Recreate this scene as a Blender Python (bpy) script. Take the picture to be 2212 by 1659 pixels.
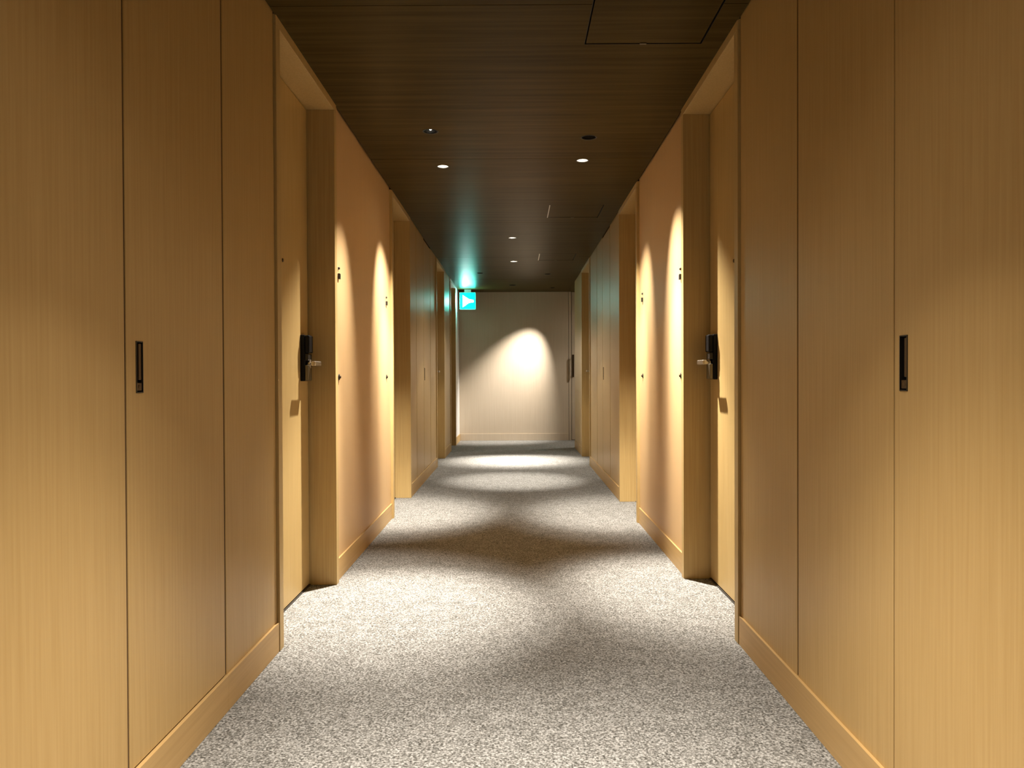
import bpy, bmesh, math, random
from mathutils import Vector, Matrix

# ------------------------------------------------------------------ scene, camera, world, exposure
S = bpy.context.scene
COL = S.collection
for o in list(bpy.data.objects):
    bpy.data.objects.remove(o, do_unlink=True)

FPX = 1662.0                                    # focal length in pixels of the 2212 px wide frame
EYE = Vector((0.0, 0.0, 1.0))
fwd = Vector((7 / FPX, 16.5 / FPX, -1.0)).normalized()        # the corridor's direction seen by the lens
up = Vector((-0.00403, 1.0, 0.0)); up = (up - fwd * up.dot(fwd)).normalized()
side = fwd.cross(up)
cam_d = bpy.data.cameras.new('camera')
cam_d.sensor_fit = 'HORIZONTAL'; cam_d.sensor_width = 36.0
cam_d.lens = 36.0 * FPX / 2212.0
cam_d.clip_start = 0.02
cam = bpy.data.objects.new('camera', cam_d); COL.objects.link(cam)
cam.matrix_world = Matrix.Translation(EYE) @ Matrix((side, fwd, up)).to_4x4()
S.camera = cam

W = bpy.data.worlds.new('world'); S.world = W; W.use_nodes = True
W.node_tree.nodes['Background'].inputs[0].default_value = (0, 0, 0, 1)
W.node_tree.nodes['Background'].inputs[1].default_value = 0.0

S.view_settings.view_transform = 'Standard'
S.view_settings.look = 'None'
S.view_settings.gamma = 1.0
S.view_settings.use_curve_mapping = False
S.view_settings.exposure = 3.25
S.cycles.max_bounces = 4; S.cycles.diffuse_bounces = 4; S.cycles.glossy_bounces = 2; S.cycles.transmission_bounces = 0
S.cycles.use_adaptive_sampling = True; S.cycles.adaptive_threshold = 0.03
S.cycles.caustics_reflective = False; S.cycles.caustics_refractive = False

LAMP_COLOR = (1.0, 0.91, 0.79)
BEAM_W, SPILL_W, WIDE_W = 58.0, 20.0, 12.0

# ------------------------------------------------------------------ dimensions (metres; floor at z = 0, camera looks along +y)
WL, WR = 0.872, 0.836            # distance of the left and right wall faces from the camera axis
CEIL = 2.314
HEAD = 2.279                     # underside of the door heads
BACK = -3.0
END = 12.0
CORNER = 10.76                   # the right wall ends here and a side corridor opens
SIDE_END = 3.6
wall = {-1: WL, 1: WR}

# ------------------------------------------------------------------ materials
def nodes(name):
    m = bpy.data.materials.new(name); m.use_nodes = True
    nt = m.node_tree
    return m, nt, nt.nodes['Principled BSDF']

def add(nt, kind, **kw):
    n = nt.nodes.new(kind)
    for k, v in kw.items():
        setattr(n, k, v)
    return n

def ramp(nt, stops):
    r = add(nt, 'ShaderNodeValToRGB')
    e = r.color_ramp.elements
    e[0].position, e[0].color = stops[0][0], (*stops[0][1], 1)
    e[1].position, e[1].color = stops[-1][0], (*stops[-1][1], 1)
    for p, c in stops[1:-1]:
        q = e.new(p); q.color = (*c, 1)
    return r

def plain(name, col, rough=0.5, metal=0.0, spec=0.5):
    m, nt, b = nodes(name)
    b.inputs['Base Color'].default_value = (*col, 1)
    b.inputs['Roughness'].default_value = rough
    b.inputs['Metallic'].default_value = metal
    b.inputs['Specular IOR Level'].default_value = spec
    return m

def wood(name, dark, light, scale, rough=0.42, spec=0.22, bump=0.0):
    """veneer: long streaks along the axis with the smallest scale component"""
    m, nt, b = nodes(name)
    g = add(nt, 'ShaderNodeNewGeometry')
    mp = add(nt, 'ShaderNodeMapping'); mp.inputs['Scale'].default_value = scale
    nt.links.new(g.outputs['Position'], mp.inputs['Vector'])
    n1 = add(nt, 'ShaderNodeTexNoise'); n1.inputs['Scale'].default_value = 1.0
    n1.inputs['Detail'].default_value = 2.0; n1.inputs['Roughness'].default_value = 0.6
    nt.links.new(mp.outputs['Vector'], n1.inputs['Vector'])
    n2 = add(nt, 'ShaderNodeTexNoise'); n2.inputs['Scale'].default_value = 1.6
    n2.inputs['Detail'].default_value = 0.0
    nt.links.new(g.outputs['Position'], n2.inputs['Vector'])
    r = ramp(nt, [(0.30, dark), (0.70, light)])
    nt.links.new(n1.outputs['Fac'], r.inputs['Fac'])
    mx = add(nt, 'ShaderNodeMix', data_type='RGBA', blend_type='MULTIPLY')
    mx.inputs['Factor'].default_value = 0.5
    r2 = ramp(nt, [(0.3, (0.86, 0.84, 0.80)), (0.7, (1.0, 1.0, 1.0))])
    nt.links.new(n2.outputs['Fac'], r2.inputs['Fac'])
    nt.links.new(r.outputs['Color'], mx.inputs['A']); nt.links.new(r2.outputs['Color'], mx.inputs['B'])
    nt.links.new(mx.outputs['Result'], b.inputs['Base Color'])
    b.inputs['Roughness'].default_value = rough
    b.inputs['Specular IOR Level'].default_value = spec
    if bump:
        bp = add(nt, 'ShaderNodeBump'); bp.inputs['Strength'].default_value = bump; bp.inputs['Distance'].default_value = 0.002
        nt.links.new(n1.outputs['Fac'], bp.inputs['Height']); nt.links.new(bp.outputs['Normal'], b.inputs['Normal'])
    return m

OAK = wood('oak_veneer', (0.495, 0.328, 0.128), (0.552, 0.377, 0.159), (110, 110, 2.6))
OAK_DOOR = wood('oak_door', (0.485, 0.338, 0.140), (0.560, 0.404, 0.178), (120, 120, 2.5))
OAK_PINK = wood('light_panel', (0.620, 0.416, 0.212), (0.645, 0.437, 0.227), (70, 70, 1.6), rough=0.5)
OAK_BASE_L = wood('oak_skirting', (0.505, 0.330, 0.135), (0.570, 0.380, 0.162), (90, 2.0, 90))
CEILWOOD = wood('dark_ceiling_veneer', (0.053, 0.0350, 0.0095), (0.090, 0.0620, 0.0205), (1.2, 34, 34), rough=0.36, spec=0.02)
ENDWALL = wood('pale_end_wall', (0.62, 0.525, 0.41), (0.67, 0.575, 0.46), (80, 80, 1.5), rough=0.6)
WHITE = plain('white_paint', (0.80, 0.80, 0.79), 0.55)
GAP = plain('dark_backing', (0.10, 0.052, 0.016), 0.8)
VOID = plain('black_void', (0.008, 0.007, 0.006), 0.9)
BLACK = plain('black_plastic', (0.004, 0.004, 0.005), 0.5, 0.0, 0.15)
BLACKMETAL = plain('black_metal', (0.03, 0.026, 0.022), 0.45, 0.6)
BRONZE = plain('dark_bronze', (0.07, 0.045, 0.025), 0.4, 0.8)
STEEL = plain('brushed_steel', (0.55, 0.50, 0.42), 0.32, 1.0)
DULLSTEEL = plain('dull_steel', (0.16, 0.14, 0.10), 0.45, 1.0)
REFLECT = plain('lamp_reflector', (0.10, 0.095, 0.085), 0.45, 0.0)
BAFFLE = plain('black_baffle', (0.012, 0.011, 0.010), 0.5)
TRIM = plain('dark_trim', (0.012, 0.010, 0.008), 0.5)
SILL = plain('dark_threshold', (0.03, 0.022, 0.014), 0.6)

def emit(name, col, strength):
    m, nt, b = nodes(name)
    b.inputs['Base Color'].default_value = (*[c * 0.3 for c in col], 1)
    b.inputs['Emission Color'].default_value = (*col, 1)
    b.inputs['Emission Strength'].default_value = strength
    if 'lens' in name: m.cycles.emission_sampling = 'NONE'
    return m
LENS_ON = emit('lamp_lens_lit', (1.0, 0.90, 0.74), 14.0)
LENS_GLINT = emit('lamp_lens_glint', (1.0, 0.90, 0.74), 0.7)  # reflected lamp glint put in as a small glow of its own
LENS_DIM = plain('lamp_lens_dark', (0.05, 0.045, 0.04), 0.3)
SIGN_GREEN = emit('sign_green_face', (0.0, 0.70, 0.56), 3.2)
SIGN_WHITE = emit('sign_white_mark', (0.80, 1.0, 0.97), 6.0)

def carpet_mat():
    m, nt, b = nodes('flecked_carpet')
    g = add(nt, 'ShaderNodeNewGeometry')
    n1 = add(nt, 'ShaderNodeTexNoise'); n1.inputs['Scale'].default_value = 150.0
    n1.inputs['Detail'].default_value = 1.0; n1.inputs['Roughness'].default_value = 0.65
    nt.links.new(g.outputs['Position'], n1.inputs['Vector'])
    v = add(nt, 'ShaderNodeTexVoronoi'); v.inputs['Scale'].default_value = 170.0
    nt.links.new(g.outputs['Position'], v.inputs['Vector'])
    n2 = add(nt, 'ShaderNodeTexNoise'); n2.inputs['Scale'].default_value = 14.0; n2.inputs['Detail'].default_value = 1.0
    nt.links.new(g.outputs['Position'], n2.inputs['Vector'])
    sep = add(nt, 'ShaderNodeSeparateColor'); nt.links.new(v.outputs['Color'], sep.inputs['Color'])
    a = add(nt, 'ShaderNodeMath', operation='MULTIPLY_ADD'); a.inputs[1].default_value = 0.34; 
    nt.links.new(sep.outputs['Red'], a.inputs[0])
    c = add(nt, 'ShaderNodeMath', operation='MULTIPLY_ADD'); c.inputs[1].default_value = 0.16; c.inputs[2].default_value = -0.25
    nt.links.new(n2.outputs['Fac'], c.inputs[0])
    d = add(nt, 'ShaderNodeMath', operation='ADD')
    nt.links.new(n1.outputs['Fac'], d.inputs[0]); nt.links.new(c.outputs[0], d.inputs[1])
    nt.links.new(d.outputs[0], a.inputs[2])
    r = ramp(nt, [(0.22, (0.062, 0.060, 0.053)), (0.50, (0.213, 0.210, 0.199)), (0.76, (0.455, 0.455, 0.445))])
    nt.links.new(a.outputs[0], r.inputs['Fac'])
    nt.links.new(r.outputs['Color'], b.inputs['Base Color'])
    b.inputs['Roughness'].default_value = 0.95
    b.inputs['Specular IOR Level'].default_value = 0.1
    return m
CARPET = carpet_mat()

# ------------------------------------------------------------------ mesh helpers
def box(bm, x0, x1, y0, y1, z0, z1, bevel=0.0):
    if x0 > x1: x0, x1 = x1, x0
    if y0 > y1: y0, y1 = y1, y0
    if z0 > z1: z0, z1 = z1, z0
    vs = [bm.verts.new((x, y, z)) for x in (x0, x1) for y in (y0, y1) for z in (z0, z1)]
    fs = [(0, 1, 3, 2), (4, 6, 7, 5), (0, 4, 5, 1), (2, 3, 7, 6), (0, 2, 6, 4), (1, 5, 7, 3)]
    faces = [bm.faces.new([vs[i] for i in f]) for f in fs]
    if bevel > 0:
        es = {e for f in faces for e in f.edges}
        bmesh.ops.bevel(bm, geom=list(es), offset=bevel, segments=2, profile=0.5, affect='EDGES')

def prism(bm, pts, axis, a0, a1):
    """extrude a 2-D outline along an axis: axis 'y' takes (x, z) points, 'x' takes (y, z), 'z' takes (x, y)"""
    def P(p, a):
        return {'y': (p[0], a, p[1]), 'x': (a, p[0], p[1]), 'z': (p[0], p[1], a)}[axis]
    lo = [bm.verts.new(P(p, a0)) for p in pts]; hi = [bm.verts.new(P(p, a1)) for p in pts]
    n = len(pts)
    bm.faces.new(lo); bm.faces.new(hi[::-1])
    for i in range(n):
        bm.faces.new((lo[i], hi[i], hi[(i + 1) % n], lo[(i + 1) % n]))
    bmesh.ops.recalc_face_normals(bm, faces=bm.faces[:])

def lathe(bm, prof, centre, axis='z', seg=32, close=False):
    """revolve (radius, height) pairs about an axis through centre"""
    rings = []
    for r, h in prof:
        ring = []
        for k in range(seg):
            a = 2 * math.pi * k / seg
            c, s_ = r * math.cos(a), r * math.sin(a)
            p = {'z': (c, s_, h), 'x': (h, c, s_), 'y': (c, h, s_)}[axis]
            ring.append(bm.verts.new(Vector(centre) + Vector(p)))
        rings.append(ring)
    pairs = list(zip(rings, rings[1:])) + ([(rings[-1], rings[0])] if close else [])
    for A, B in pairs:
        for k in range(seg):
            bm.faces.new((A[k], A[(k + 1) % seg], B[(k + 1) % seg], B[k]))
    if not close:
        if prof[0][0] > 1e-6 and CAP[0]: bm.faces.new(rings[0][::-1])
        if prof[-1][0] > 1e-6 and CAP[1]: bm.faces.new(rings[-1])
    bmesh.ops.recalc_face_normals(bm, faces=bm.faces[:])
CAP = [True, True]

def obj(name, bm, mat, parent=None, smooth=False):
    me = bpy.data.meshes.new(name); bm.to_mesh(me); bm.free()
    me.materials.append(mat)
    if smooth:
        for p in me.polygons: p.use_smooth = True
    o = bpy.data.objects.new(name, me); COL.objects.link(o)
    if parent is not None: o.parent = parent
    return o

def boxes(name, mat, parent, *specs, bevel=0.0):
    bm = bmesh.new()
    for s in specs: box(bm, *s, bevel=bevel)
    return obj(name, bm, mat, parent)

def tag(o, label, cat, group=None, kind=None):
    o['label'] = label; o['category'] = cat
    if group: o['group'] = group
    if kind: o['kind'] = kind
    return o

def empty(name, loc=(0, 0, 0)):
    e = bpy.data.objects.new(name, None); COL.objects.link(e); e.location = loc
    e.empty_display_size = 0.05
    return e

def world_child(o, parent):
    """parent keeping the world coordinates the mesh was written in"""
    o.parent = parent
    o.matrix_parent_inverse = Matrix.Translation(parent.location).inverted()
    return o

def cut(o, cutters):
    """apply boolean holes to a mesh object; cutters are bmesh builders"""
    for build in cutters:
        bm = bmesh.new(); build(bm); me = bpy.data.meshes.new('tmp'); bm.to_mesh(me); bm.free()
        c = bpy.data.objects.new('tmp', me); COL.objects.link(c)
        md = o.modifiers.new('hole', 'BOOLEAN'); md.operation = 'DIFFERENCE'; md.object = c; md.solver = 'EXACT'
        bpy.context.view_layer.update()
        dg = bpy.context.evaluated_depsgraph_get()
        new = bpy.data.meshes.new_from_object(o.evaluated_get(dg))
        o.modifiers.clear(); old = o.data; o.data = new; new.name = old.name
        bpy.data.meshes.remove(old)
        bpy.data.objects.remove(c); bpy.data.meshes.remove(me)

def sx(s, d):
    """x of a point d metres behind (+) or in front of (-) the wall face on side s"""
    return s * (wall[s] + d)

# ------------------------------------------------------------------ floor
f = boxes('floor', CARPET, None, (-1.15, 1.15, BACK, END + 0.1, -0.05, 0.0), (1.15, SIDE_END, CORNER - 0.1, END + 0.1, -0.05, 0.0))
tag(f, 'grey and beige flecked carpet running the length of the corridor', 'carpet', kind='structure')

# ------------------------------------------------------------------ doors: where the openings are (y of the two jambs)
DOORS = [  # number, side, y0, y1, lock at far end?
    (1, -1, 2.842, 3.690, True), (2, 1, 2.905, 3.782, True),
    (3, -1, 5.465, 6.335, False), (4, 1, 5.270, 6.110, False),
    (5, -1, 8.520, 9.385, True), (6, 1, 8.590, 9.555, True),
    (7, -1, 10.345, 11.150, False),
]
JW = 0.046          # face width of the door frames
REC = 0.120         # depth from wall face to door leaf

# ------------------------------------------------------------------ walls: backing with panels
JOINT = {(-1, 1.718): 0.0042, (-1, 2.298): 0.0060, (1, 2.282): 0.0055, (1, 1.702): 0.0022,       # half widths of the open joints
         (-1, 6.805): 0.008, (-1, 7.345): 0.006, (-1, 7.926): 0.010, (1, 6.781): 0.008, (1, 7.361): 0.005, (1, 7.860): 0.012}
def wall_side(s, name, label, y_end, panels):
    ops = sorted([(d[2] - JW, d[3] + JW) for d in DOORS if d[1] == s])
    bm = bmesh.new()
    box(bm, sx(s, 0.19), sx(s, 0.25), BACK, y_end, 0, CEIL + 0.1)
    y = BACK
    for a, b in ops + [(y_end, None)]:
        box(bm, sx(s, 0.032), sx(s, 0.19), y, a, 0, CEIL + 0.1)
        y = b
    for (q, yj), h in JOINT.items():                     # dark strips set back in the joints
        if q == s: box(bm, sx(s, 0.0022), sx(s, 0.032), yj - h, yj + h, 0.11, CEIL + 0.02)
    w = obj(name, bm, GAP)
    tag(w, label, 'wall', kind='structure')
    for y0, y1, d, mat in panels:
        ga, gb = JOINT.get((s, y0), 0.002), JOINT.get((s, y1), 0.002)
        boxes('wall_panel', mat, w, (sx(s, d), sx(s, 0.031), y0 + ga, y1 - gb, 0.004, CEIL + 0.02), bevel=0.0012)
    return w

SERVICE = {-1: [(1.718, 2.298), (7.345, 7.926)], 1: [(1.122, 1.702), (6.781, 7.361)]}
wl = wall_side(-1, 'wall_left', 'left corridor wall of tan oak veneer panels with narrow joints', END, [
    (BACK, -0.35, 0, OAK), (-0.35, 0.6, 0, OAK), (0.6, 1.718, 0, OAK), (2.298, 2.796 - 0.003, 0, OAK),
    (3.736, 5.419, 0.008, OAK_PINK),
    (6.381, 6.805, 0, OAK), (6.805, 7.345, 0, OAK), (7.926, 8.474, 0, OAK),
    (9.431, 10.299, 0, OAK), (11.196, END, 0, WHITE)])
wr = wall_side(1, 'wall_right', 'right corridor wall of tan oak veneer panels with narrow joints', CORNER, [
    (BACK, -0.4, 0, OAK), (-0.4, 0.542, 0, OAK), (0.542, 1.122, 0, OAK), (1.702, 2.282, 0, OAK), (2.282, 2.859 - 0.003, 0, OAK),
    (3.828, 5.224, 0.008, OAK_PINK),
    (6.156, 6.781, 0, OAK), (7.361, 7.860, 0, OAK), (7.860, 8.544, 0, OAK),
    (9.601, CORNER + 0.02, 0, OAK)])

# side corridor beyond the right corner, end wall, wall behind the camera
e = boxes('wall_end', GAP, None, (-1.1, SIDE_END, END + 0.03, END + 0.1, 0, CEIL + 0.1))
tag(e, 'pale beige end wall washed by a slanting pool of light', 'wall', kind='structure')
boxes('wall_panel', ENDWALL, e, (-WL, 0.832, END, END + 0.03, 0.004, CEIL + 0.02), bevel=0.001)
boxes('wall_panel', ENDWALL, e, (1.76, SIDE_END, END, END + 0.03, 0.004, CEIL + 0.02), bevel=0.001)
b_ = boxes('wall_back', OAK, None, (-1.1, 1.1, BACK - 0.1, BACK, 0, CEIL + 0.1))
tag(b_, 'oak wall closing the corridor behind the viewer', 'wall', kind='structure')
sw = boxes('wall_side', OAK, None, (WR + 0.02, SIDE_END, CORNER - 0.06, CORNER + 0.001, 0, CEIL + 0.1))
tag(sw, 'oak return wall of the side corridor past the right corner', 'wall', kind='structure')
sw2 = boxes('wall_far', OAK, None, (SIDE_END, SIDE_END + 0.08, CORNER - 0.06, END + 0.1, 0, CEIL + 0.1))
tag(sw2, 'oak wall at the far end of the side corridor', 'wall', kind='structure')

# ------------------------------------------------------------------ skirting boards
def baseboard(s, name, label, runs):
    r = empty(name); tag(r, label, 'skirting', kind='structure')
    for y0, y1, d in runs:
        x0, x1 = sx(s, d - 0.008), sx(s, d + 0.004)
        boxes('skirting_board', OAK_BASE_L, r, (x0, x1, y0, y1, 0.0, 0.106), bevel=0.001)
    return r
baseboard(-1, 'baseboard_left', 'low oak skirting board along the left wall', [
    (BACK, 1.718, 0), (1.7185, 2.298, 0), (2.2985, 2.791, 0), (3.737, 5.418, 0.008), (6.382, 8.473, 0), (9.432, 10.298, 0), (11.197, END - 0.009, 0)])
baseboard(1, 'baseboard_right', 'low oak skirting board along the right wall', [
    (BACK, 1.122, 0), (1.1225, 1.702, 0), (1.7025, 2.854, 0), (3.829, 5.223, 0.008), (6.157, 8.543, 0), (9.602, CORNER, 0)])
be = empty('baseboard_end'); tag(be, 'pale skirting board at the foot of the end wall', 'skirting', kind='structure')
boxes('skirting_board', ENDWALL, be, (-WL + 0.009, 0.832, END - 0.008, END + 0.004, 0, 0.106), bevel=0.001)
boxes('skirting_board', ENDWALL, be, (1.76, SIDE_END, END - 0.008, END + 0.004, 0, 0.106), bevel=0.001)

# ------------------------------------------------------------------ guest room doors
DOOR_LABEL = {
    1: 'recessed oak room door with black card lock, nearest on the left wall',
    2: 'recessed oak room door with black card lock, nearest on the right wall',
    3: 'second recessed oak doorway along the left wall, beyond the bright wall panel',
    4: 'second recessed oak doorway along the right wall, beyond the bright wall panel',
    5: 'third, dark recessed oak doorway along the left wall before the exit sign',
    6: 'third, dark recessed oak doorway on the right, last before the corner',
    7: 'narrow dark doorway beside the white wall strip under the exit sign'}

def lock_unit(parent, s, yc, dirn):
    """card lock on the leaf; dirn is the y direction in which the lever points"""
    d0 = REC
    root = None
    bm = bmesh.new()
    box(bm, sx(s, d0 - 0.020), sx(s, d0 + 0.002), yc - 0.036, yc + 0.036, 0.982, 1.196, bevel=0.004)
    lock = obj('card_lock', bm, BLACK, parent); lock['label'] = 'black card lock plate'
    bm = bmesh.new()                                    # thicker reader hood at the top
    box(bm, sx(s, d0 - 0.042), sx(s, d0 - 0.0195), yc - 0.033, yc + 0.033, 1.112, 1.194, bevel=0.006)
    obj('card_reader', bm, BLACK, lock)
    bm = bmesh.new()
    box(bm, sx(s, d0 - 0.036), sx(s, d0 - 0.0195), yc - 0.032, yc + 0.032, 1.078, 1.108, bevel=0.003)
    obj('reader_slot', bm, BLACKMETAL, lock)
    bm = bmesh.new()
    box(bm, sx(s, d0 - 0.036), sx(s, d0 - 0.0195), yc - 0.032, yc + 0.032, 0.984, 1.056, bevel=0.003)
    obj('cylinder_cover', bm, DULLSTEEL, lock)
    bm = bmesh.new()                                    # lever: neck, rose and grip
    y_n = yc - dirn * 0.012
    lathe(bm, [(0.021, 0.0), (0.021, 0.006), (0.018, 0.008), (0.0, 0.008)], (sx(s, d0 - 0.030), y_n, 1.062), 'x', 20)
    box(bm, sx(s, d0 - 0.082), sx(s, d0 - 0.020), y_n - 0.009, y_n + 0.009, 1.053, 1.071, bevel=0.003)
    ya, yb = y_n - dirn * 0.009, y_n + dirn * 0.105
    box(bm, sx(s, d0 - 0.084), sx(s, d0 - 0.066), min(ya, yb), max(ya, yb), 1.051, 1.073, bevel=0.004)
    lv = obj('lever_handle', bm, STEEL, lock); lv['label'] = 'brushed steel lever handle'

def guest_door(n, s, y0, y1, far_lock):
    root = empty('door_%d' % n, (sx(s, REC), (y0 + y1) / 2, 0))
    tag(root, DOOR_LABEL[n], 'door', kind='structure')
    P = -0.010                                           # frames stand a little proud of the panels
    kids = []
    white = (n == 7)
    fm = OAK_DOOR
    def part(name, mat, *specs, bevel=0.0):
        o = boxes(name, mat, None, *specs, bevel=bevel); world_child(o, root); return o
    part('frame_jamb', fm, (sx(s, P), sx(s, 0.185), y0 - JW, y0, 0, HEAD), bevel=0.0015)
    part('frame_jamb', fm, (sx(s, P), sx(s, 0.185), y1, y1 + JW, 0, HEAD), bevel=0.0015)
    part('frame_head', fm if not white else WHITE, (sx(s, P), sx(s, 0.185), y0 - JW, y1 + JW, HEAD, CEIL + 0.004), bevel=0.0015)
    g0, g1 = (0.004, 0.009) if far_lock else (0.009, 0.004)
    leaf = part('door_leaf', OAK_DOOR, (sx(s, REC), sx(s, REC + 0.042), y0 + g0, y1 - g1, 0.010, HEAD - 0.005), bevel=0.0015)
    part('door_stop', SILL, (sx(s, REC + 0.044), sx(s, 0.184), y0, y1, 0.0, HEAD))  # unseen dark sheet added behind the leaf to keep light from leaking
    part('threshold', SILL, (sx(s, REC - 0.004), sx(s, REC + 0.044), y0, y1, 0.0, 0.005))
    yc = y1 - 0.106 if far_lock else y0 + 0.106
    ins = Matrix.Translation(root.location).inverted()
    before = set(bpy.data.objects)
    lock_unit(None, s, yc, -1 if far_lock else 1)
    new = [o for o in bpy.data.objects if o not in before]
    for o in new:
        if o.parent is None: world_child(o, root)
    # peephole at eye height
    ym = (y0 + y1) / 2 + 0.02
    bm = bmesh.new()
    lathe(bm, [(0.0, -0.004), (0.0045, -0.004), (0.0065, -0.0035), (0.0085, -0.001), (0.0085, 0.002)], (0, 0, 0), 'x', 20)
    for v in bm.verts: v.co = Vector((sx(s, REC + v.co.x), ym + v.co.y, 1.500 + v.co.z))
    bmesh.ops.recalc_face_normals(bm, faces=bm.faces[:])
    o = obj('peephole', bm, BRONZE, None, True); world_child(o, root)
    return root
for d in DOORS: guest_door(*d)

# ------------------------------------------------------------------ flush service doors with recessed pulls
SERV_LABEL = {8: 'flush oak service door with dark pull in the foreground left wall',
              9: 'flush oak service door with dark pull at the right edge of the picture',
              10: 'flush oak service door far along the left wall between two doorways',
              11: 'flush oak service door far along the right wall between two doorways'}
def recessed_pull(leaf, s, yc, za, zb, hinge):
    """slot with rim, tipping grip bar and a catch at the bottom; hinge = y direction of the dark deep side"""
    hw = 0.0165
    x = lambda d: sx(s, d)
    bm = bmesh.new()
    box(bm, x(-0.0015), x(0.012), yc - hw, yc - hw + 0.0022, za, zb); box(bm, x(-0.0015), x(0.012), yc + hw - 0.0022, yc + hw, za, zb)
    box(bm, x(-0.0015), x(0.012), yc - hw + 0.0022, yc + hw - 0.0022, za, za + 0.0022)
    box(bm, x(-0.0015), x(0.012), yc - hw + 0.0022, yc + hw - 0.0022, zb - 0.0022, zb)
    box(bm, x(0.0115), x(0.013), yc - hw, yc + hw, za, zb)
    pull = obj('flush_pull', bm, BLACKMETAL, leaf); pull['label'] = 'dark metal flush pull'
    bm = bmesh.new()
    ya, yb = (yc - 0.001, yc + hw - 0.004) if hinge > 0 else (yc - hw + 0.004, yc + 0.001)
    box(bm, x(0.001), x(0.0114), ya, yb, za + 0.030, zb - 0.005, bevel=0.0015)
    obj('grip_bar', bm, BRONZE, pull)
    bm = bmesh.new()
    box(bm, x(0.0005), x(0.0114), yc - hw + 0.004, yc + hw - 0.004, za + 0.005, za + 0.024, bevel=0.0012)
    lathe(bm, [(0.0045, -0.0005), (0.0045, 0.0008), (0.0, 0.0008)], (x(0.0005), yc, za + 0.0145), 'x', 14)
    obj('catch', bm, BRONZE, pull)

def service_door(n, s, y0, y1, yp):
    root = empty('door_%d' % n, (sx(s, 0), (y0 + y1) / 2, 0)); tag(root, SERV_LABEL[n], 'door', kind='structure')
    ga, gb = JOINT.get((s, y0), 0.0025), JOINT.get((s, y1), 0.0025)
    leaf = boxes('door_leaf', OAK, None, (sx(s, 0), sx(s, 0.024), y0 + ga, y1 - gb, 0.110, CEIL - 0.004), bevel=0.0012)
    za, zb = 0.965, 1.085
    cut(leaf, [lambda bm: box(bm, sx(s, -0.01), sx(s, 0.014), yp - 0.0168, yp + 0.0168, za - 0.0003, zb + 0.0003)])
    world_child(leaf, root)
    before = set(bpy.data.objects)
    recessed_pull(None, s, yp, za, zb, 1 if yp < (y0 + y1) / 2 else -1)
    for o in [o for o in bpy.data.objects if o not in before]:
        if o.parent is None:
            world_child(o, root)
    return root
service_door(8, -1, *SERVICE[-1][0], 1.7815)
service_door(9, 1, *SERVICE[1][0], 1.659)
service_door(10, -1, *SERVICE[-1][1], 7.400)
service_door(11, 1, *SERVICE[1][1], 7.290)

# pale door in the end wall, mostly hidden by the right corner
root = empty('door_12', (1.3, END, 0)); tag(root, 'pale door with a tall dark pull, just visible past the right corner', 'door', kind='structure')
o = boxes('frame_jamb', ENDWALL, None, (0.838, 0.874, END - 0.002, END + 0.03, 0, CEIL), bevel=0.001); world_child(o, root)
o = boxes('frame_jamb', ENDWALL, None, (1.722, 1.756, END - 0.002, END + 0.03, 0, CEIL), bevel=0.001); world_child(o, root)
o = boxes('door_leaf', ENDWALL, None, (0.882, 1.715, END + 0.002, END + 0.03, 0.008, CEIL - 0.004), bevel=0.001); world_child(o, root)
bm = bmesh.new()
box(bm, 0.889, 0.917, END - 0.006, END + 0.003, 0.985, 1.335, bevel=0.002); box(bm, 0.897, 0.909, END - 0.035, END - 0.005, 1.02, 1.035)
box(bm, 0.897, 0.909, END - 0.035, END - 0.005, 1.285, 1.30); box(bm, 0.893, 0.913, END - 0.045, END - 0.030, 1.0, 1.32, bevel=0.003)
o = obj('door_pull', bm, BRONZE); world_child(o, root); o['label'] = 'tall dark bronze door pull'

# ------------------------------------------------------------------ ceiling: slab, veneer panels, hatches
slab = boxes('ceiling', VOID, None, (-1.2, SIDE_END + 0.1, BACK - 0.1, END + 0.2, CEIL + 0.10, CEIL + 0.16))
tag(slab, 'dark brown wood veneer ceiling with joints across the corridor', 'ceiling', kind='structure')

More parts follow.
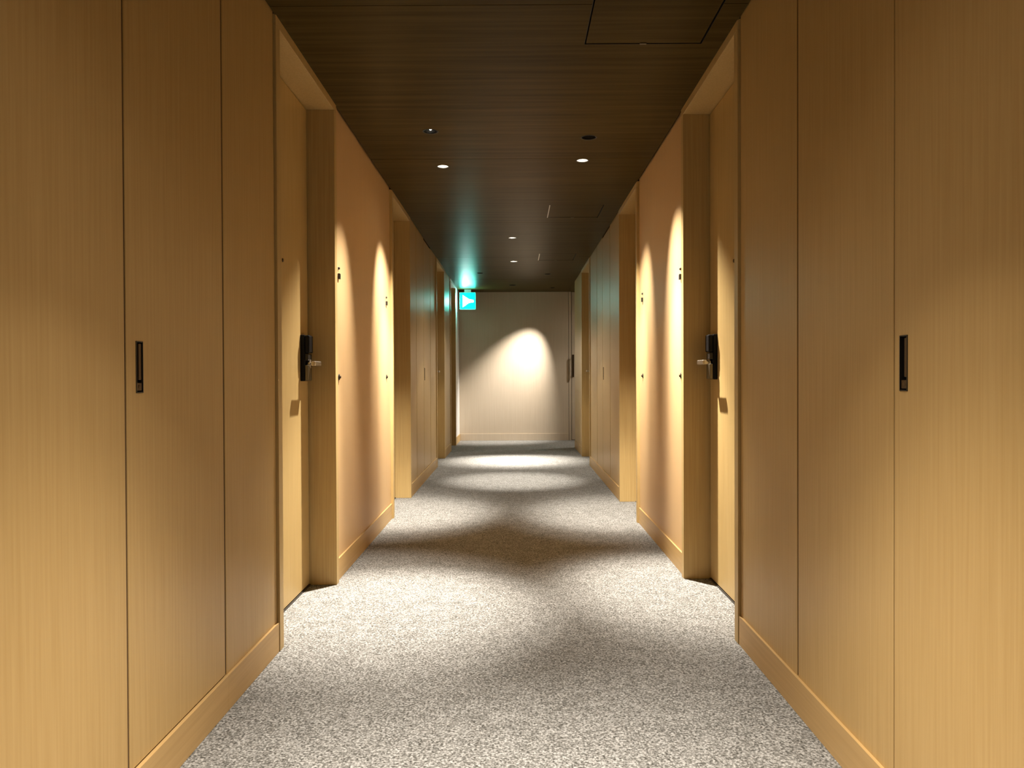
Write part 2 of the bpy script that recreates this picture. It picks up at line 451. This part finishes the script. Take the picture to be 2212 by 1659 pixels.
LAMPS = [  # x, y, radius, lit lens?, lean of beam, spill, wide (dx, dy per metre of drop), their strengths, label
    (-0.447, 4.826, 0.036, 1, (-0.17, 0.35), (-0.29, 0.36), None, 0.90, 2.0, 0, 'round ceiling downlight glowing white above the second left doorway'),
    (0.415, 4.708, 0.036, 1, (0.15, 0.38), (0.24, 0.36), None, 0.80, 1.5, 0, 'round ceiling downlight glowing white above the second right doorway'),
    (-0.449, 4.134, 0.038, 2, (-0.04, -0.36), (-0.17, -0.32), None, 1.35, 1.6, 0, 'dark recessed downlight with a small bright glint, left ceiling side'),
    (0.411, 4.253, 0.040, 0, (0.20, -0.28), (0.27, -0.36), None, 0.95, 2.0, 0, 'dark recessed downlight nearest the viewer, right ceiling side'),
    (-0.021, 7.317, 0.038, 1, (0.0, 0.02), (0.0, 0.0), (0.0, 0.0), 0.85, 0.25, 0.35, 'nearer of two lit downlights on the ceiling centre line'),
    (-0.011, 8.819, 0.044, 1, (0.0, 0.14), (0.0, 0.0), (0.0, 0.0), 0.6, 0.22, 0.35, 'farther of two lit downlights on the ceiling centre line'),
    (-0.442, 9.792, 0.040, 0, (0.1, -0.30), (-0.1, -0.4), None, 1.1, 0.18, 0, 'small dark downlight far along the ceiling, left of centre'),
    (0.422, 9.910, 0.040, 0, (-0.1, -0.34), (0.1, -0.4), None, 1.1, 0.18, 0, 'small dark downlight far along the ceiling, right of centre'),
    (-0.035, 11.098, 0.050, 0, None, None, None, 0, 0, 0, 'dark downlight on the ceiling centre line closest to the end wall'),
    (0.56, 11.45, 0.034, 0, None, (-0.41, 0.30), None, 0, 2.6, 0, 'small ceiling downlight at the right, beside the end wall'),
    (2.05, 11.40, 0.036, 1, (0.0, 0.0), (-0.9, 0.0), (-0.5, 0.0), 0.8, 0.5, 0.35, 'ceiling downlight in the side corridor, hidden past the right corner'),
    (0.0, 1.36, 0.038, 1, (0.0, 0.0), (0.0, 0.0), (0.0, 0.0), 1.0, 0.20, 0.13, 'ceiling downlight over the foreground carpet, above the picture'),
    (0.0, -0.4, 0.038, 1, (0.0, 0.0), (0.0, 0.0), (0.0, 0.0), 0.98, 0.16, 0.10, 'ceiling downlight behind the viewer'),
]
HATCH = [  # x0, x1, y0, y1, label
    (0.278, 0.743, 2.600, 3.062, 'square ceiling access panel with a latch, cut off by the picture top'),
    (0.268, 0.690, 5.922, 6.392, 'middle ceiling access panel near the right wall'),
    (0.263, 0.662, 8.265, 8.740, 'farthest ceiling access panel near the right wall'),
]
joints = [BACK, -1.115, 0.810, 2.735, 4.658, 6.586, 8.503, 10.430, END]
for a, b in zip(joints, joints[1:]):
    g = 0.0022
    o = boxes('ceiling_panel', CEILWOOD, slab, (-WL + 0.006, WR - 0.006, a + g, b - g, CEIL, CEIL + 0.02))
    holes = []
    for L in LAMPS:
        if a < L[1] < b:
            holes.append(lambda bm, L=L: lathe(bm, [(L[2], -0.05), (L[2], 0.05)], (L[0], L[1], CEIL), 'z', 32))
    for h in HATCH:
        if h[3] > a and h[2] < b:
            holes.append(lambda bm, h=h: box(bm, h[0], h[1], h[2], h[3], CEIL - 0.05, CEIL + 0.05))
    cut(o, holes)
boxes('ceiling_panel', CEILWOOD, slab, (WR - 0.003, SIDE_END - 0.005, CORNER + 0.004, END - 0.004, CEIL, CEIL + 0.02))

for x0, x1, y0, y1, lab in HATCH:
    r = empty('ceiling_hatch', ((x0 + x1) / 2, (y0 + y1) / 2, CEIL)); tag(r, lab, 'access panel', 'ceiling access panels')
    g = 0.0075
    o = boxes('hatch_cover', CEILWOOD, None, (x0 + g, x1 - g, y0 + g, y1 - g, CEIL + 0.0005, CEIL + 0.02)); world_child(o, r)
    bm = bmesh.new()
    for q in ((x1 - 0.0012, x1, y0, y1), (x0 + 0.0012, x1 - 0.0012, y0, y0 + 0.0012), (x0 + 0.0012, x1 - 0.0012, y1 - 0.0012, y1)):
        box(bm, *q, CEIL - 0.0008, CEIL + 0.02)
    o = obj('hatch_rim', bm, TRIM); world_child(o, r)
    near = y0 < 4
    o = boxes('hinge_edge', TRIM if near else STEEL, None, (x0, x0 + (0.0012 if near else 0.0070), y0 + 0.0013, y1 - 0.0013, CEIL - 0.0009, CEIL + 0.018)); world_child(o, r)  # lit frame edge put into the material: steel far, dark trim near
    xm = x0 + (x1 - x0) * 0.5
    bm = bmesh.new()
    box(bm, xm - 0.013, xm + 0.013, y1 - 0.012, y1 - 0.001, CEIL - 0.0035, CEIL + 0.004, bevel=0.001)
    o = obj('latch', bm, DULLSTEEL); world_child(o, r)

# ------------------------------------------------------------------ downlights
def aim(o, dx, dy):
    o.rotation_euler = Vector((dx, dy, -1.0)).to_track_quat('-Z', 'Y').to_euler()

def downlight(x, y, r, lit, beam, spill, wide, pb, ps, pw, label):
    root = empty('ceiling_downlight', (x, y, CEIL)); tag(root, label, 'downlight', 'recessed ceiling downlights')
    bm = bmesh.new()
    lathe(bm, [(r - 0.002, -0.0005), (r + 0.004, -0.0015), (r + 0.005, -0.0003), (r - 0.002, 0.004)], (0, 0, 0), 'z', 32, close=True)
    obj('trim_ring', bm, TRIM, root, True)
    CAP[0] = CAP[1] = False
    bm = bmesh.new()
    lathe(bm, [(r - 0.0015, 0.001), (r - 0.003, 0.028), (r * 0.62, 0.052), (r * 0.60, 0.075), (0.0, 0.075)], (0, 0, 0), 'z', 32)
    CAP[0] = CAP[1] = True
    obj('reflector' if lit == 1 else 'baffle', bm, REFLECT if lit == 1 else BAFFLE, root, True)
    bm = bmesh.new()
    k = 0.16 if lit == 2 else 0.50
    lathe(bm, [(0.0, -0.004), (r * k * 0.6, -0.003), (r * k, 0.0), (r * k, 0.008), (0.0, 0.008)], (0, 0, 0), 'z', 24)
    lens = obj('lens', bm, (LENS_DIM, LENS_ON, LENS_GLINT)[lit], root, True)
    lens.location = (0, 0, (0.030, 0.018, 0.010)[lit])
    if beam: aim(lens, beam[0], beam[1])
    for kind, lean, size, blend, p in (('beam', beam, 68 if y < 2 else 38, 0.9, pb * BEAM_W), ('spill', spill, 76 if spill == (0.0, 0.0) else 54 if y > 11.42 else 57, 0.25 if spill == (0.0, 0.0) else 1.0, ps * SPILL_W), ('wide', wide, 122, 1.0, pw * WIDE_W)):
        if lean is None or p <= 0: continue
        l = bpy.data.lights.new('downlight_' + kind, 'SPOT')
        l.energy = p; l.color = LAMP_COLOR; l.spot_size = math.radians(size); l.spot_blend = blend
        l.shadow_soft_size = 0.014
        lo = bpy.data.objects.new('downlight_' + kind, l); COL.objects.link(lo); lo.parent = root
        lo.location = (0, 0, -0.006)
        aim(lo, *lean)
for L in LAMPS: downlight(*L)

# ------------------------------------------------------------------ emergency exit sign
ex0, ex1, ez0, ez1, ey = -0.836, -0.592, 2.012, 2.270, 11.62
root = empty('exit_sign', ((ex0 + ex1) / 2, ey, CEIL)); tag(root, 'glowing green exit sign with white arrow pointing right', 'exit sign')
bm = bmesh.new(); box(bm, ex0, ex1, ey, ey + 0.05, ez0, ez1, bevel=0.004)
o = obj('housing', bm, WHITE); world_child(o, root)
bm = bmesh.new(); box(bm, ex0 + 0.008, ex1 - 0.008, ey - 0.006, ey + 0.002, ez0 + 0.008, ez1 - 0.008, bevel=0.002)
face = obj('lit_face', bm, SIGN_GREEN); face['label'] = 'glowing green panel'
bm = bmesh.new()
cx, cz = (ex0 + ex1) / 2, (ez0 + ez1) / 2
prism(bm, [(cx - 0.072, cz + 0.085), (cx + 0.020, cz + 0.024), (cx + 0.088, cz + 0.012), (cx + 0.088, cz - 0.018),
           (cx + 0.020, cz - 0.028), (cx - 0.072, cz - 0.092)], 'y', ey - 0.0085, ey - 0.0055)
mark = obj('arrow_mark', bm, SIGN_WHITE); mark['label'] = 'white arrow pointing right'
world_child(face, root); world_child(mark, root)
bm = bmesh.new(); box(bm, cx - 0.05, cx + 0.05, ey + 0.012, ey + 0.038, ez1 - 0.002, CEIL)
o = obj('ceiling_bracket', bm, WHITE); world_child(o, root)

# ------------------------------------------------------------------ small fittings beside the room doors
def fitting(s, y, who):
    d = 0.008
    r = empty('room_sign', (sx(s, d), y, 1.515)); tag(r, 'small dark room sign on the ' + who, 'sign', 'room signs')
    bm = bmesh.new(); box(bm, sx(s, d - 0.010), sx(s, d), y - 0.012, y + 0.012, 1.488, 1.516, bevel=0.002)
    o = obj('sign_block', bm, BLACKMETAL); world_child(o, r)
    bm = bmesh.new()
    lathe(bm, [(0.0, -0.008), (0.005, -0.008), (0.0065, -0.005), (0.0065, 0.0)], (0, 0, 0), 'x', 18)
    for v in bm.verts: v.co = Vector((sx(s, d + v.co.x), y + v.co.y, 1.542 + v.co.z))
    bmesh.ops.recalc_face_normals(bm, faces=bm.faces[:])
    o = obj('indicator', bm, BLACKMETAL); world_child(o, r)
    r = empty('door_bell', (sx(s, d), y, 1.0)); tag(r, 'round dark bell button on the ' + who, 'door bell', 'bell buttons')
    bm = bmesh.new()
    lathe(bm, [(0.0, -0.005), (0.010, -0.005), (0.0145, -0.0035), (0.0155, 0.0)], (0, 0, 0), 'x', 24)
    for v in bm.verts: v.co = Vector((sx(s, d + v.co.x), y + v.co.y, 1.0 + v.co.z))
    bmesh.ops.recalc_face_normals(bm, faces=bm.faces[:])
    o = obj('bell_plate', bm, BLACKMETAL, None, True); world_child(o, r)
    bm = bmesh.new()
    lathe(bm, [(0.0, -0.011), (0.005, -0.011), (0.0075, -0.009), (0.0078, -0.004)], (0, 0, 0), 'x', 20)
    for v in bm.verts: v.co = Vector((sx(s, d + v.co.x), y + v.co.y, 1.0 + v.co.z))
    bmesh.ops.recalc_face_normals(bm, faces=bm.faces[:])
    o = obj('push_button', bm, BRONZE, None, True); world_child(o, r)
fitting(-1, 3.835, 'left wall beside the nearest left door')
fitting(-1, 5.250, 'left wall just before the second left doorway')
fitting(1, 3.915, 'right wall beside the nearest right door')
fitting(1, 5.085, 'right wall just before the second right doorway')
